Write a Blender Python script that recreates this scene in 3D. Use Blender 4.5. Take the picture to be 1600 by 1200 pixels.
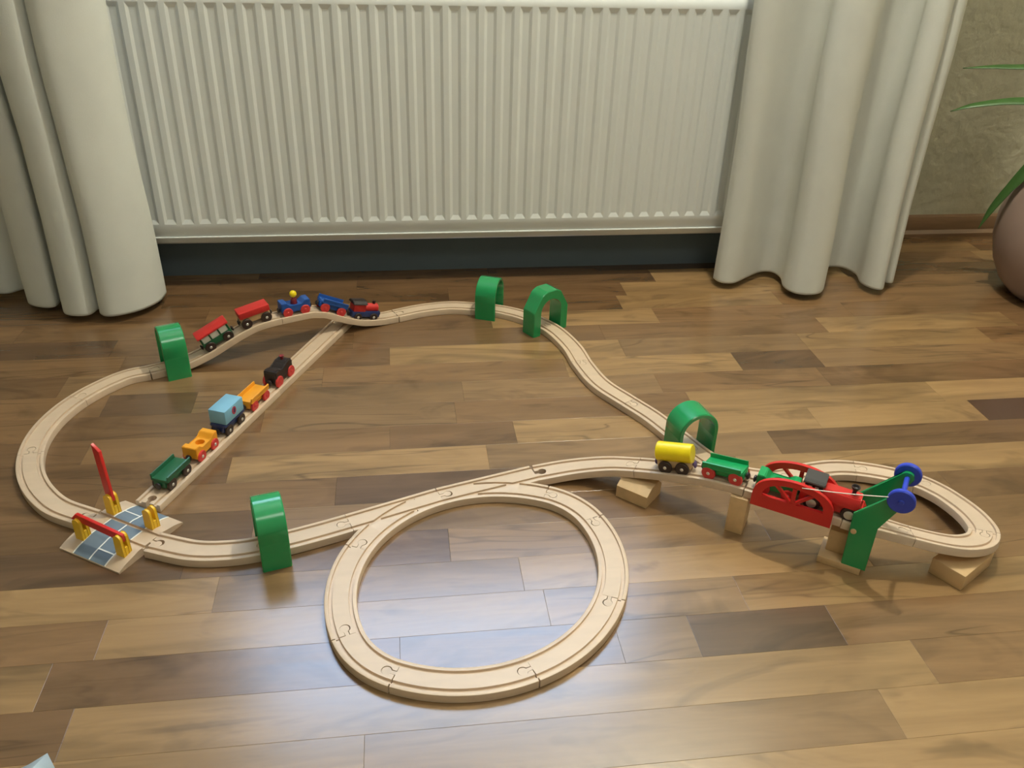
import bpy, bmesh, math, random
from mathutils import Vector, Matrix
R = math.radians
random.seed(7)
for o in list(bpy.data.objects): bpy.data.objects.remove(o)
COL = bpy.context.scene.collection
scene = bpy.context.scene

# ------------------------------------------------------------ camera
cam_data = bpy.data.cameras.new('camera')
cam_data.sensor_width = 36; cam_data.lens = 1343.2 * 36 / 1600; cam_data.clip_start = .02
cam = bpy.data.objects.new('camera', cam_data); COL.objects.link(cam)
PITCH, YAW, ROLL = .53101, .14208, .03172
fw = Vector((math.sin(YAW)*math.cos(PITCH), math.cos(YAW)*math.cos(PITCH), -math.sin(PITCH)))
rt0 = Vector((math.cos(YAW), -math.sin(YAW), 0)); up0 = rt0.cross(fw)
rt = math.cos(ROLL)*rt0 + math.sin(ROLL)*up0; up = -math.sin(ROLL)*rt0 + math.cos(ROLL)*up0
M = Matrix((rt, up, -fw)).transposed().to_4x4(); M.translation = (0, 0, .7912)
cam.matrix_world = M
scene.camera = cam

# ------------------------------------------------------------ sky, lamps, added fill, exposure
world = bpy.data.worlds.new('world'); scene.world = world; world.use_nodes = True
bg = world.node_tree.nodes['Background']
bg.inputs[0].default_value = (.50, .66, .94, 1); bg.inputs[1].default_value = 14
def point_light(name, loc, energy, color, radius):
    l = bpy.data.lights.new(name, 'POINT'); l.energy = energy; l.color = color; l.shadow_soft_size = radius
    o = bpy.data.objects.new(name, l); o.location = loc; COL.objects.link(o); return o
point_light('ceiling_lamp_light', (.68, 1.42, 2.18), 100, (1.0, .97, .80), .03)
point_light('floor_lamp_light', (2.35, 1.35, 1.55), 11, (1.0, .84, .56), .06)
al = bpy.data.lights.new('room_fill_light', 'AREA'); al.shape = 'DISK'; al.size = .9; al.energy = 14; al.color = (1.0, .99, .90)  # added broad soft fill behind the camera, not a known lamp of the room
ao = bpy.data.objects.new('room_fill_light', al); ao.location = (.7, -.6, 2.36); COL.objects.link(ao)
pl = bpy.data.lights.new('window_portal', 'AREA'); pl.shape = 'RECTANGLE'; pl.size = 1.5; pl.size_y = 1.25
pl.cycles.is_portal = True
po = bpy.data.objects.new('window_portal', pl); po.location = (.12, 2.20, 1.57); po.rotation_euler = (R(-90), 0, 0); COL.objects.link(po)
scene.view_settings.view_transform = 'Standard'; scene.view_settings.look = 'None'
scene.view_settings.exposure = -0.17; scene.view_settings.gamma = 1.0; scene.view_settings.use_curve_mapping = False

# ------------------------------------------------------------ materials
def srgb(*c):
    return tuple(((v/255)/12.92 if v/255 <= .04045 else ((v/255+.055)/1.055)**2.4) for v in c) + (1,)
def mat(name, col, rough=.5, metal=0, noise=.06, nscale=60, bump=0, bscale=200, coat=0, sss=0, transl=0):
    m = bpy.data.materials.new(name); m.use_nodes = True; nt = m.node_tree; b = nt.nodes['Principled BSDF']
    b.inputs['Roughness'].default_value = rough; b.inputs['Metallic'].default_value = metal
    if coat: b.inputs['Coat Weight'].default_value = coat; b.inputs['Coat Roughness'].default_value = .12
    tc = nt.nodes.new('ShaderNodeTexCoord'); n = nt.nodes.new('ShaderNodeTexNoise'); n.inputs['Scale'].default_value = nscale
    n.inputs['Detail'].default_value = 4
    nt.links.new(tc.outputs['Object'], n.inputs['Vector'])
    r = nt.nodes.new('ShaderNodeMapRange'); r.inputs[3].default_value = 1-noise*2; r.inputs[4].default_value = 1+noise*2
    nt.links.new(n.outputs['Fac'], r.inputs[0])
    v = nt.nodes.new('ShaderNodeVectorMath'); v.operation = 'SCALE'; v.inputs[0].default_value = col[:3]
    nt.links.new(r.outputs[0], v.inputs['Scale']); nt.links.new(v.outputs[0], b.inputs['Base Color'])
    if bump:
        n2 = nt.nodes.new('ShaderNodeTexNoise'); n2.inputs['Scale'].default_value = bscale; n2.inputs['Detail'].default_value = 5
        nt.links.new(tc.outputs['Object'], n2.inputs['Vector'])
        bp = nt.nodes.new('ShaderNodeBump'); bp.inputs['Strength'].default_value = bump; bp.inputs['Distance'].default_value = .006 if name == 'wallpaper' else .002
        nt.links.new(n2.outputs['Fac'], bp.inputs['Height']); nt.links.new(bp.outputs[0], b.inputs['Normal'])
    if transl:
        tr = nt.nodes.new('ShaderNodeBsdfTranslucent'); mx = nt.nodes.new('ShaderNodeMixShader'); mx.inputs[0].default_value = transl
        nt.links.new(v.outputs[0], tr.inputs[0]); nt.links.new(b.outputs[0], mx.inputs[1]); nt.links.new(tr.outputs[0], mx.inputs[2])
        nt.links.new(mx.outputs[0], nt.nodes['Material Output'].inputs[0])
    return m
def N(nt, t, **k):
    n = nt.nodes.new(t)
    for a, b in k.items(): setattr(n, a, b)
    return n
def plank_mat():
    m = bpy.data.materials.new('laminate_plank'); m.use_nodes = True; nt = m.node_tree; b = nt.nodes['Principled BSDF']; L = nt.links.new
    oi = N(nt, 'ShaderNodeObjectInfo'); tc = N(nt, 'ShaderNodeTexCoord')
    off = N(nt, 'ShaderNodeVectorMath', operation='SCALE'); off.inputs[0].default_value = (37, 91, 0)
    L(oi.outputs['Random'], off.inputs['Scale'])
    add = N(nt, 'ShaderNodeVectorMath', operation='ADD'); L(tc.outputs['Object'], add.inputs[0]); L(off.outputs[0], add.inputs[1])
    def noise(sx, sy, detail, dist, rough=.5, mp_in=add):
        mp = N(nt, 'ShaderNodeMapping'); mp.inputs['Scale'].default_value = (sx, sy, 1); L(mp_in.outputs[0], mp.inputs[0])
        n = N(nt, 'ShaderNodeTexNoise'); n.inputs['Scale'].default_value = 1; n.inputs['Detail'].default_value = detail
        n.inputs['Distortion'].default_value = dist; n.inputs['Roughness'].default_value = rough; L(mp.outputs[0], n.inputs['Vector']); return n
    def rng(src, a, b_, c, d):
        r = N(nt, 'ShaderNodeMapRange'); r.inputs[1].default_value = a; r.inputs[2].default_value = b_
        r.inputs[3].default_value = c; r.inputs[4].default_value = d; L(src, r.inputs[0]); return r
    def mul(a, b_):
        x = N(nt, 'ShaderNodeMath', operation='MULTIPLY'); L(a, x.inputs[0]); L(b_, x.inputs[1]); return x
    broad = noise(2.2, 15, 4, 1.8, .55)
    cloud = rng(broad.outputs['Fac'], .3, .7, .76, 1.15)
    fine = noise(5, 150, 4, .3); grain = rng(fine.outputs['Fac'], .25, .75, .95, 1.04)
    # dark veins: where a warped noise crosses its middle, only in places
    v = noise(1.5, 15, 2, 1.6, .35)
    sub = N(nt, 'ShaderNodeMath', operation='SUBTRACT'); sub.inputs[1].default_value = .5; L(v.outputs['Fac'], sub.inputs[0])
    ab = N(nt, 'ShaderNodeMath', operation='ABSOLUTE'); L(sub.outputs[0], ab.inputs[0])
    line = rng(ab.outputs[0], 0, .022, 1, 0)
    msk = noise(2.0, 5, 2, .5); mk = rng(msk.outputs['Fac'], .50, .62, 0, .42)
    vein = mul(line.outputs[0], mk.outputs[0])
    inv = N(nt, 'ShaderNodeMath', operation='SUBTRACT'); inv.inputs[0].default_value = 1; L(vein.outputs[0], inv.inputs[1])
    # smoky dark heartwood clouds
    hw = noise(3.5, 9, 3, 2.2, .55); hk = rng(hw.outputs['Fac'], .53, .70, 1, .68)
    t = mul(mul(cloud.outputs[0], grain.outputs[0]).outputs[0], mul(inv.outputs[0], hk.outputs[0]).outputs[0])
    sc = N(nt, 'ShaderNodeVectorMath', operation='SCALE'); L(oi.outputs['Color'], sc.inputs[0]); L(t.outputs[0], sc.inputs['Scale'])
    L(sc.outputs[0], b.inputs['Base Color'])
    rr = rng(broad.outputs['Fac'], .3, .7, .21, .25); L(rr.outputs[0], b.inputs['Roughness'])
    b.inputs['Specular IOR Level'].default_value = .95
    return m
def wood_mat(name, col, rough=.45, contrast=.10, sx=30, sy=30, sz=30):
    m = bpy.data.materials.new(name); m.use_nodes = True; nt = m.node_tree; b = nt.nodes['Principled BSDF']; L = nt.links.new
    tc = N(nt, 'ShaderNodeTexCoord'); oi = N(nt, 'ShaderNodeObjectInfo')
    mp = N(nt, 'ShaderNodeMapping'); mp.inputs['Scale'].default_value = (sx, sy, sz)
    L(tc.outputs['Object'], mp.inputs[0])
    n = N(nt, 'ShaderNodeTexNoise'); n.inputs['Scale'].default_value = 1; n.inputs['Detail'].default_value = 5; n.inputs['Distortion'].default_value = .8
    n.noise_dimensions = '4D'; L(oi.outputs['Random'], n.inputs['W']); L(mp.outputs[0], n.inputs['Vector'])
    r = N(nt, 'ShaderNodeMapRange'); r.inputs[1].default_value = .3; r.inputs[2].default_value = .7
    r.inputs[3].default_value = 1-contrast; r.inputs[4].default_value = 1+contrast; L(n.outputs['Fac'], r.inputs[0])
    r2 = N(nt, 'ShaderNodeMapRange'); r2.inputs[3].default_value = .93; r2.inputs[4].default_value = 1.05; L(oi.outputs['Random'], r2.inputs[0])
    mm = N(nt, 'ShaderNodeMath', operation='MULTIPLY'); L(r.outputs[0], mm.inputs[0]); L(r2.outputs[0], mm.inputs[1])
    sc = N(nt, 'ShaderNodeVectorMath', operation='SCALE'); sc.inputs[0].default_value = col[:3]; L(mm.outputs[0], sc.inputs['Scale'])
    L(sc.outputs[0], b.inputs['Base Color']); b.inputs['Roughness'].default_value = rough
    return m
MP = plank_mat()
MT = wood_mat('beech_track', srgb(206, 182, 156), .42, .05, 14, 60, 60)
MBLK = wood_mat('beech_block', srgb(206, 172, 126), .5, .08, 60, 18, 60)
MG = mat('green_paint', srgb(28, 146, 84), .22, noise=.03, nscale=20, coat=.4)
MGD = mat('dark_green_paint', srgb(28, 92, 60), .35, noise=.04)
MGC = mat('wagon_green_paint', srgb(22, 150, 84), .3, noise=.03)
MRED = mat('red_paint', srgb(205, 42, 38), .32, noise=.04, nscale=40)
MREDM = mat('red_matt_paint', srgb(196, 40, 36), .5, noise=.05)
MWR = mat('red_wheel', srgb(206, 60, 58), .35, noise=.03)
MWK = mat('dark_wheel', srgb(52, 38, 34), .35, noise=.05)
MMET = mat('steel_hub', srgb(215, 212, 205), .35, .6, noise=.02)
MBK = mat('black_paint', srgb(42, 33, 32), .38, noise=.05)
MROOF = mat('black_roof', srgb(58, 54, 50), .5, noise=.04)
MYEL = mat('yellow_paint', srgb(240, 214, 20), .35, noise=.03)
MORG = mat('amber_paint', srgb(235, 160, 40), .35, noise=.03)
MBLU = mat('blue_paint', srgb(30, 82, 160), .35, noise=.04)
MNAV = mat('navy_paint', srgb(36, 52, 100), .35, noise=.05)
MKNB = mat('blue_knob_plastic', srgb(48, 70, 190), .3, noise=.02)
MLB = mat('light_blue_paint', srgb(124, 178, 206), .45, noise=.02)
MPUR = mat('purple_coupler', srgb(90, 72, 120), .4, noise=.03)
MPOST = mat('yellow_post_plastic', srgb(236, 190, 40), .4, noise=.03)
MROAD = mat('road_paint', srgb(106, 122, 136), .6, noise=.05)
MWHT = mat('white_paint', srgb(235, 235, 228), .55, noise=.02)
MSTR = mat('white_string', srgb(240, 232, 215), .8, noise=.05, nscale=400)
MPINK = mat('logo_red', srgb(176, 60, 84), .5, noise=.02)
MRAD = mat('radiator_enamel', srgb(226, 229, 226), .5, noise=.01, nscale=8)
MRADB = mat('radiator_dark', srgb(120, 122, 122), .5, noise=.02)
MCUR = mat('curtain_cloth', srgb(236, 237, 230), .85, noise=.03, nscale=14, bump=.25, bscale=700, transl=.22)
MWALL = mat('wallpaper', srgb(186, 182, 158), .85, noise=.05, nscale=30, bump=1.0, bscale=38)
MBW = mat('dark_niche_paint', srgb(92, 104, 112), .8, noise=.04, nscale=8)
MCEIL = mat('ceiling_paint', srgb(222, 220, 212), .9, noise=.02)
MBASE = wood_mat('baseboard_wood', srgb(120, 92, 66), .45, .15, 6, 60, 60)
MPOT = mat('pot_glaze', srgb(150, 128, 118), .45, noise=.12, nscale=9, bump=.2, bscale=30)
MSOIL = mat('soil', srgb(48, 36, 28), .95, noise=.3, nscale=120, bump=.8, bscale=120)
MLEAF = mat('leaf_green', srgb(62, 96, 46), .4, noise=.15, nscale=25)
MLEAFY = mat('leaf_yellow_edge', srgb(196, 176, 96), .5, noise=.1)
MPAPER = mat('foil_wrapper', srgb(196, 212, 218), .3, .2, noise=.05)
MFRAME = mat('window_plastic', srgb(232, 232, 230), .35, noise=.01)
MFIGR = mat('figure_maroon', srgb(120, 30, 40), .4, noise=.03)
MSUB = mat('floor_substrate', srgb(70, 52, 38), .7, noise=.1)
def glass_mat():
    m = bpy.data.materials.new('window_glass'); m.use_nodes = True; nt = m.node_tree; nt.nodes.remove(nt.nodes['Principled BSDF'])
    t = nt.nodes.new('ShaderNodeBsdfTransparent'); g = nt.nodes.new('ShaderNodeBsdfGlossy'); g.inputs['Roughness'].default_value = .02
    x = nt.nodes.new('ShaderNodeMixShader'); x.inputs[0].default_value = .06
    t.inputs[0].default_value = (.94, .96, .96, 1)
    nt.links.new(t.outputs[0], x.inputs[1]); nt.links.new(g.outputs[0], x.inputs[2]); nt.links.new(x.outputs[0], nt.nodes['Material Output'].inputs[0]); return m
MGL = glass_mat()
def lamp_mat():
    m = bpy.data.materials.new('lamp_opal'); m.use_nodes = True; b = m.node_tree.nodes['Principled BSDF']
    b.inputs['Base Color'].default_value = (.9, .85, .7, 1); b.inputs['Emission Color'].default_value = (1, .8, .52, 1); b.inputs['Emission Strength'].default_value = 3
    return m
MLAMP = lamp_mat()

# ------------------------------------------------------------ mesh helpers
def smooth(me, ang=35):
    for p in me.polygons: p.use_smooth = True
    me.set_sharp_from_angle(angle=R(ang))
def obj(name, bm, m, parent=None, mw=None, ang=35, recalc=True):
    me = bpy.data.meshes.new(name)
    if recalc: bmesh.ops.recalc_face_normals(bm, faces=bm.faces[:])
    bm.to_mesh(me); bm.free(); smooth(me, ang)
    if m: me.materials.append(m)
    o = bpy.data.objects.new(name, me); COL.objects.link(o)
    if parent: o.parent = parent
    if mw is not None: o.matrix_local = mw
    return o
def tag(o, label=None, cat=None, group=None, kind=None):
    if label: o['label'] = label
    if cat: o['category'] = cat
    if group: o['group'] = group
    if kind: o['kind'] = kind
    return o
def thing(name, label, cat, mw=None, group=None):
    o = bpy.data.objects.new(name, None); o.empty_display_size = .02; COL.objects.link(o)
    if mw is not None: o.matrix_world = mw
    return tag(o, label, cat, group)
def T(x, y, z): return Matrix.Translation((x, y, z))
def box(bm, c, s, bev=0, mtx=None, seg=2):
    r = bmesh.ops.create_cube(bm, size=1); vs = r['verts']
    bmesh.ops.scale(bm, verts=vs, vec=s); bmesh.ops.translate(bm, verts=vs, vec=c)
    if bev:
        es = list({e for v in vs for e in v.link_edges})
        rb = bmesh.ops.bevel(bm, geom=es, offset=bev, segments=seg, profile=.5, affect='EDGES'); vs = list({v for f in rb['faces'] for v in f.verts} | {v for v in vs if v.is_valid})
        # collect whole island
        seen = set(vs); st = list(vs)
        while st:
            v = st.pop()
            for e in v.link_edges:
                w = e.other_vert(v)
                if w not in seen: seen.add(w); st.append(w)
        vs = list(seen)
    if mtx is not None: bmesh.ops.transform(bm, matrix=mtx, verts=vs)
    return vs
def cyl(bm, p0, p1, r0, r1=None, seg=20, bev=0):
    p0 = Vector(p0); p1 = Vector(p1); d = p1-p0; L = d.length; r1 = r0 if r1 is None else r1
    rot = d.to_track_quat('Z', 'Y').to_matrix().to_4x4(); mt = Matrix.Translation(p0) @ rot
    prof = [(0, 0), (r0-bev, 0), (r0, bev), (r1, L-bev), (r1-bev, L), (0, L)] if bev else [(0, 0), (r0, 0), (r1, L), (0, L)]
    lathe(bm, prof, mt, seg)
def lathe(bm, prof, mt=None, seg=24):
    rings = []
    for r, z in prof:
        if r < 1e-6: rings.append([bm.verts.new((0, 0, z))])
        else: rings.append([bm.verts.new((r*math.cos(2*math.pi*i/seg), r*math.sin(2*math.pi*i/seg), z)) for i in range(seg)])
    for a, b in zip(rings, rings[1:]):
        for i in range(seg):
            j = (i+1) % seg
            if len(a) == 1 and len(b) == 1: continue
            if len(a) == 1: bm.faces.new((a[0], b[i], b[j]))
            elif len(b) == 1: bm.faces.new((a[i], a[j], b[0]))
            else: bm.faces.new((a[i], a[j], b[j], b[i]))
    if mt is not None: bmesh.ops.transform(bm, matrix=mt, verts=[v for r in rings for v in r])
def prism(bm, pts, a, b, axis='Y', mt=None):
    """polygon pts (u,v) extruded from a to b along axis; u,v map to (x,z) for Y, (y,z) for X, (x,y) for Z"""
    def P(u, v, t): return {'Y': (u, t, v), 'X': (t, u, v), 'Z': (u, v, t)}[axis]
    A = [bm.verts.new(P(u, v, a)) for u, v in pts]; B = [bm.verts.new(P(u, v, b)) for u, v in pts]
    n = len(pts); bm.faces.new(A); bm.faces.new(B[::-1])
    for i in range(n): j = (i+1) % n; bm.faces.new((A[i], A[j], B[j], B[i]))
    if mt is not None: bmesh.ops.transform(bm, matrix=mt, verts=A+B)
    return A+B
def catmull(pts, n=12):
    pts = [tuple(p) for p in pts]; out = []
    P = [tuple(2*a-b for a, b in zip(pts[0], pts[1]))] + pts + [tuple(2*a-b for a, b in zip(pts[-1], pts[-2]))]
    for i in range(1, len(P)-2):
        for k in range(n):
            t = k/n; out.append(tuple(.5*(2*p1+(p2-p0)*t+(2*p0-5*p1+4*p2-p3)*t*t+(3*p1-p0-3*p2+p3)*t**3) for p0, p1, p2, p3 in zip(P[i-1], P[i], P[i+1], P[i+2])))
    out.append(pts[-1]); return out
def tube(bm, pts, r, seg=8):
    pts = [Vector(p) for p in pts]; rings = []
    for i, p in enumerate(pts):
        t = (pts[min(i+1, len(pts)-1)]-pts[max(i-1, 0)]).normalized(); a = t.cross(Vector((0, 0, 1)))
        if a.length < 1e-4: a = Vector((1, 0, 0))
        a.normalize(); b = a.cross(t); rr = r[i] if isinstance(r, (list, tuple)) else r
        rings.append([bm.verts.new(p+rr*(math.cos(2*math.pi*k/seg)*a+math.sin(2*math.pi*k/seg)*b)) for k in range(seg)])
    for A, B in zip(rings, rings[1:]):
        for k in range(seg): bm.faces.new((A[k], A[(k+1) % seg], B[(k+1) % seg], B[k]))
    bm.faces.new(rings[0][::-1]); bm.faces.new(rings[-1])

# ------------------------------------------------------------ room shell
def bx(name, lo, hi, m, kind='structure', label=None, parent=None):
    bm = bmesh.new(); box(bm, [(a+b)/2 for a, b in zip(lo, hi)], [b-a for a, b in zip(lo, hi)])
    o = obj(name, bm, m, parent); 
    if kind and not parent: o['kind'] = kind
    if label: o['label'] = label
    return o
X0, X1, Y0, Y1, ZC = -2.3, 2.9, -2.0, 2.03, 2.45
FL = bx('floor', (X0, Y0, -.05), (X1, Y1, -.006), MSUB, label='oak look strip laminate floor under the toy railway')
bx('ceiling', (X0, Y0, ZC), (X1, Y1, ZC+.1), MCEIL, label='plain white ceiling of the room')
WX0, WX1, WZ0, WZ1 = -.62, .86, .95, 2.18
bm = bmesh.new()
for lo, hi in [((X0, Y1, -.1), (WX0, Y1+.3, ZC)), ((WX1, Y1, -.1), (X1, Y1+.3, ZC)), ((WX0, Y1, -.1), (WX1, Y1+.3, WZ0)), ((WX0, Y1, WZ1), (WX1, Y1+.3, ZC))]:
    box(bm, [(a+b)/2 for a, b in zip(lo, hi)], [b-a for a, b in zip(lo, hi)])
tag(obj('wall_back', bm, MWALL), 'rough textured grey beige wall behind the radiator and curtains', kind='structure')
bx('wall_front', (X0, Y0-.1, 0), (X1, Y0, ZC), MWALL, label='plain room wall behind the viewer')
bx('wall_left', (X0-.1, Y0, 0), (X0, Y1, ZC), MWALL, label='plain room wall on the left side')
bx('wall_right', (X1, Y0, 0), (X1+.1, Y1, ZC), MWALL, label='plain room wall on the right side')
# baseboard with a rounded top and a quarter round foot
def baseboard(name, xa, xb, label):
    bm = bmesh.new(); y = Y1
    prism(bm, [(y, 0), (y-.022, 0), (y-.022, .010), (y-.014, .018), (y-.014, .042), (y-.010, .052), (y, .056)], xa, xb, 'X')
    tag(obj(name, bm, MBASE), label, kind='structure')
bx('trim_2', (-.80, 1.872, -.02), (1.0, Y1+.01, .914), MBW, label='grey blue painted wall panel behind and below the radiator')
baseboard('baseboard_right', 1.0, X1, 'brown wooden baseboard right of the radiator')
baseboard('baseboard_left', X0, -.80, 'brown wooden baseboard left of the radiator')
# window
wn = bpy.data.objects.new('window_1', None); COL.objects.link(wn); tag(wn, 'daylight window above the radiator', kind='structure')
bm = bmesh.new(); fy = Y1+.14
for lo, hi in [((WX0, fy, WZ0), (WX0+.06, fy+.06, WZ1)), ((WX1-.06, fy, WZ0), (WX1, fy+.06, WZ1)), ((WX0+.06, fy, WZ0), (WX1-.06, fy+.06, WZ0+.06)), ((WX0+.06, fy, WZ1-.06), (WX1-.06, fy+.06, WZ1))]:
    box(bm, [(a+b)/2 for a, b in zip(lo, hi)], [b-a for a, b in zip(lo, hi)])
obj('window_frame', bm, MFRAME, wn)
bx('window_pane', (WX0+.06, fy+.028, WZ0+.06), (WX1-.06, fy+.032, WZ1-.06), MGL, None, parent=wn)
bx('trim_1', (WX0-.1, Y1-.20, WZ0-.035), (WX1+.1, Y1, WZ0-.002), MFRAME, label='white window sill board')

# ------------------------------------------------------------ laminate strips
rows = [.680, .747, .810, .874, .942, 1.009, 1.077, 1.144, 1.211, 1.281, 1.350, 1.421, 1.492, 1.56, 1.63, 1.70, 1.77, 1.84, 1.91, 1.97, Y1]
y = .680
lower = []
while y > Y0: y -= .0665; lower.append(max(y, Y0))
rows = lower[::-1] + rows
TONE = {'L': (162, 135, 95), 'M': (143, 118, 85), 'm': (137, 110, 77), 'D': (108, 86, 63), 'X': (86, 65, 49), 'd': (122, 97, 68)}
seen = {  # row y (mid) : left tone, then (x of butt joint, tone to its right)
    .520: ('L', [(.70, 'm')]), .580: ('L', [(-.059, 'M'), (.523, 'L'), (.93, 'm')]), .647: ('d', [(-.372, 'L'), (.60, 'm'), (1.1, 'L')]),
    .713: ('L', [(-.415, 'd'), (-.02, 'm'), (.243, 'M'), (.337, 'D'), (.52, 'm'), (1.05, 'L')]), .778: ('m', [(-.371, 'L'), (.165, 'M'), (.42, 'L'), (.9, 'm')]),
    .842: ('L', [(-.25, 'M'), (.141, 'L'), (.62, 'm')]), .908: ('D', [(-.30, 'd'), (.05, 'M'), (.50, 'm'), (1.0, 'L')]), .975: ('d', [(-.22, 'M'), (.24, 'm'), (.83, 'd')]),
    1.043: ('d', [(-.45, 'm'), (-.11, 'D'), (.18, 'm'), (.52, 'L'), (1.1, 'm')]), 1.11: ('d', [(-.274, 'L'), (.124, 'M'), (.60, 'd'), (1.12, 'm')]), 1.177: ('d', [(-.5, 'm'), (-.03, 'd'), (.176, 'L'), (.70, 'L'), (1.006, 'X'), (1.4, 'm')]),
    1.246: ('m', [(-.60, 'd'), (-.24, 'M'), (.082, 'm'), (.50, 'L'), (.965, 'L'), (1.3, 'd')]), 1.315: ('m', [(-.51, 'D'), (-.362, 'M'), (.10, 'M'), (.46, 'm'), (.78, 'd'), (1.3, 'm')]), 1.385: ('d', [(-.599, 'M'), (-.15, 'm'), (.30, 'L'), (.635, 'D'), (.80, 'M'), (1.25, 'm')]),
    1.456: ('d', [(-.029, 'L'), (.425, 'M'), (.80, 'L'), (1.2, 'm')]), 1.526: ('D', [(-.55, 'd'), (-.1, 'd'), (.40, 'm'), (.873, 'L'), (1.3, 'm')]), 1.595: ('m', [(-.30, 'd'), (.18, 'L'), (.532, 'm'), (.963, 'm'), (1.4, 'L')]),
    1.665: ('d', [(-.40, 'm'), (.05, 'd'), (.469, 'L'), (.83, 'm')]), 1.735: ('d', [(-.5, 'd'), (.10, 'd'), (.495, 'L'), (.9, 'm')]), 1.805: ('d', [(-.1, 'd'), (.581, 'L'), (1.05, 'd')]),
    1.875: ('d', [(.2, 'D'), (.9, 'm')]), }
def seen_row(ym):
    for k in seen:
        if abs(k-ym) < .025: return seen[k]
for ra, rb in zip(rows, rows[1:]):
    ym = (ra+rb)/2; s = seen_row(ym); segs = []
    if s:
        left, js = s; js = sorted(js); x = js[0][0]; pre = []
        while x > X0: nx = max(x-random.uniform(.38, .6), X0); pre.append((nx, x)); x = nx
        segs = [(a, b, left if i == 0 else random.choice('mdM')) for i, (a, b) in enumerate(pre)]
        for i, (xa, t) in enumerate(js):
            xb = js[i+1][0] if i+1 < len(js) else None
            if xb is None:
                xb = min(xa+.55, X1); segs.append((xa, xb, t)); xx = xb
                while xx < X1-.01: nx = min(xx+random.uniform(.45, .75), X1); segs.append((xx, nx, random.choice('LmdM'))); xx = nx
            else: segs.append((xa, xb, t))
    else:
        x = X0
        while x < X1-.01: nx = min(x+random.uniform(.8, 1.4), X1); segs.append((x, nx, random.choice('LmdMm'))); x = nx
    for a, b, t in segs:
        if b-a < .005: continue
        g = .00012; me = bpy.data.meshes.new('plank')
        zt = 0; c = .00018
        vs = [(a+g, ra+g, -.006), (b-g, ra+g, -.006), (b-g, rb-g, -.006), (a+g, rb-g, -.006), (a+g, ra+g, zt-c*.4), (b-g, ra+g, zt-c*.4), (b-g, rb-g, zt-c*.4), (a+g, rb-g, zt-c*.4),
              (a+g+c, ra+g+c, zt), (b-g-c, ra+g+c, zt), (b-g-c, rb-g-c, zt), (a+g+c, rb-g-c, zt)]
        fs = [(3, 2, 1, 0), (0, 1, 5, 4), (1, 2, 6, 5), (2, 3, 7, 6), (3, 0, 4, 7), (4, 5, 9, 8), (5, 6, 10, 9), (6, 7, 11, 10), (7, 4, 8, 11), (8, 9, 10, 11)]
        me.from_pydata(vs, [], fs); me.materials.append(MP)
        o = bpy.data.objects.new('plank', me); COL.objects.link(o); o.parent = FL
        k = random.uniform(.9, 1.1); cc = srgb(*TONE[t]); o.color = (cc[0]*k*.84, cc[1]*k*.745, cc[2]*k*.68, 1)

# ------------------------------------------------------------ radiator
rad = thing('radiator', 'white ribbed steel panel radiator between the two curtains', 'radiator', T(0, 1.80, 0))
P0, PW = -.4764, .0352
ZB, ZT, zb1, zt1 = .106, .602, .146, .577
i0, i1 = -3, 37
bm = bmesh.new(); xs = []
hw, hf, dp, fz = .0122, .0064, .0030, .0095
xa, xb = P0+(i0-.6)*PW, P0+(i1+.6)*PW
def q(*v): bm.faces.new([bm.verts.new(p) for p in v])
def strips(a, b):
    q((a, 0, ZB), (b, 0, ZB), (b, 0, zb1), (a, 0, zb1)); q((a, 0, zt1), (b, 0, zt1), (b, 0, ZT), (a, 0, ZT))
q((xa, 0, ZB), (xa, .004, ZB-.004), (xb, .004, ZB-.004), (xb, 0, ZB)); q((xa, .004, ZB-.004), (xa, .022, ZB-.004), (xb, .022, ZB-.004), (xb, .004, ZB-.004))
q((xa, 0, ZT), (xb, 0, ZT), (xb, .03, ZT+.003), (xa, .03, ZT+.003))
prev = xa
for i in range(i0, i1+1):
    c = P0+i*PW; l, r_ = c-hw, c+hw; lf, rf = c-hf, c+hf
    strips(prev, l); strips(l, r_); q((prev, 0, zb1), (l, 0, zb1), (l, 0, zt1), (prev, 0, zt1)); prev = r_
    q((l, 0, zb1), (lf, dp, zb1+fz), (lf, dp, zt1-fz), (l, 0, zt1)); q((rf, dp, zb1+fz), (r_, 0, zb1), (r_, 0, zt1), (rf, dp, zt1-fz))
    q((lf, dp, zb1+fz), (rf, dp, zb1+fz), (rf, dp, zt1-fz), (lf, dp, zt1-fz))
    q((l, 0, zb1), (r_, 0, zb1), (rf, dp, zb1+fz), (lf, dp, zb1+fz)); q((l, 0, zt1), (lf, dp, zt1-fz), (rf, dp, zt1-fz), (r_, 0, zt1))
strips(prev, xb); q((prev, 0, zb1), (xb, 0, zb1), (xb, 0, zt1), (prev, 0, zt1))
bmesh.ops.remove_doubles(bm, verts=bm.verts[:], dist=.00001)
bm.normal_update()
for f_ in bm.faces:
    if f_.normal.y > .01 or (abs(f_.normal.y) <= .01 and f_.normal.z < 0 and f_.calc_center_median().z > .4): f_.normal_flip()
fp = obj('front_panel', bm, MRAD, rad, ang=12, recalc=False); md = fp.modifiers.new('thick', 'SOLIDIFY'); md.thickness = .0012; md.offset = -1
bm = bmesh.new(); cyl(bm, (xa+.01, -.0005, ZB+.011), (xb-.01, -.0005, ZB+.011), .0018, seg=8); obj('seam_bead', bm, MRAD, rad)
bm = bmesh.new(); box(bm, ((xa+xb)/2, .050, (ZB+ZT)/2), (xb-xa, .010, ZT-ZB), .003); obj('rear_panel', bm, MRAD, rad)
bm = bmesh.new()
for k in range(26): x = xa+.03+k*(xb-xa-.06)/25; box(bm, (x, .026, (ZB+ZT)/2), (.002, .030, ZT-ZB-.05))
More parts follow.
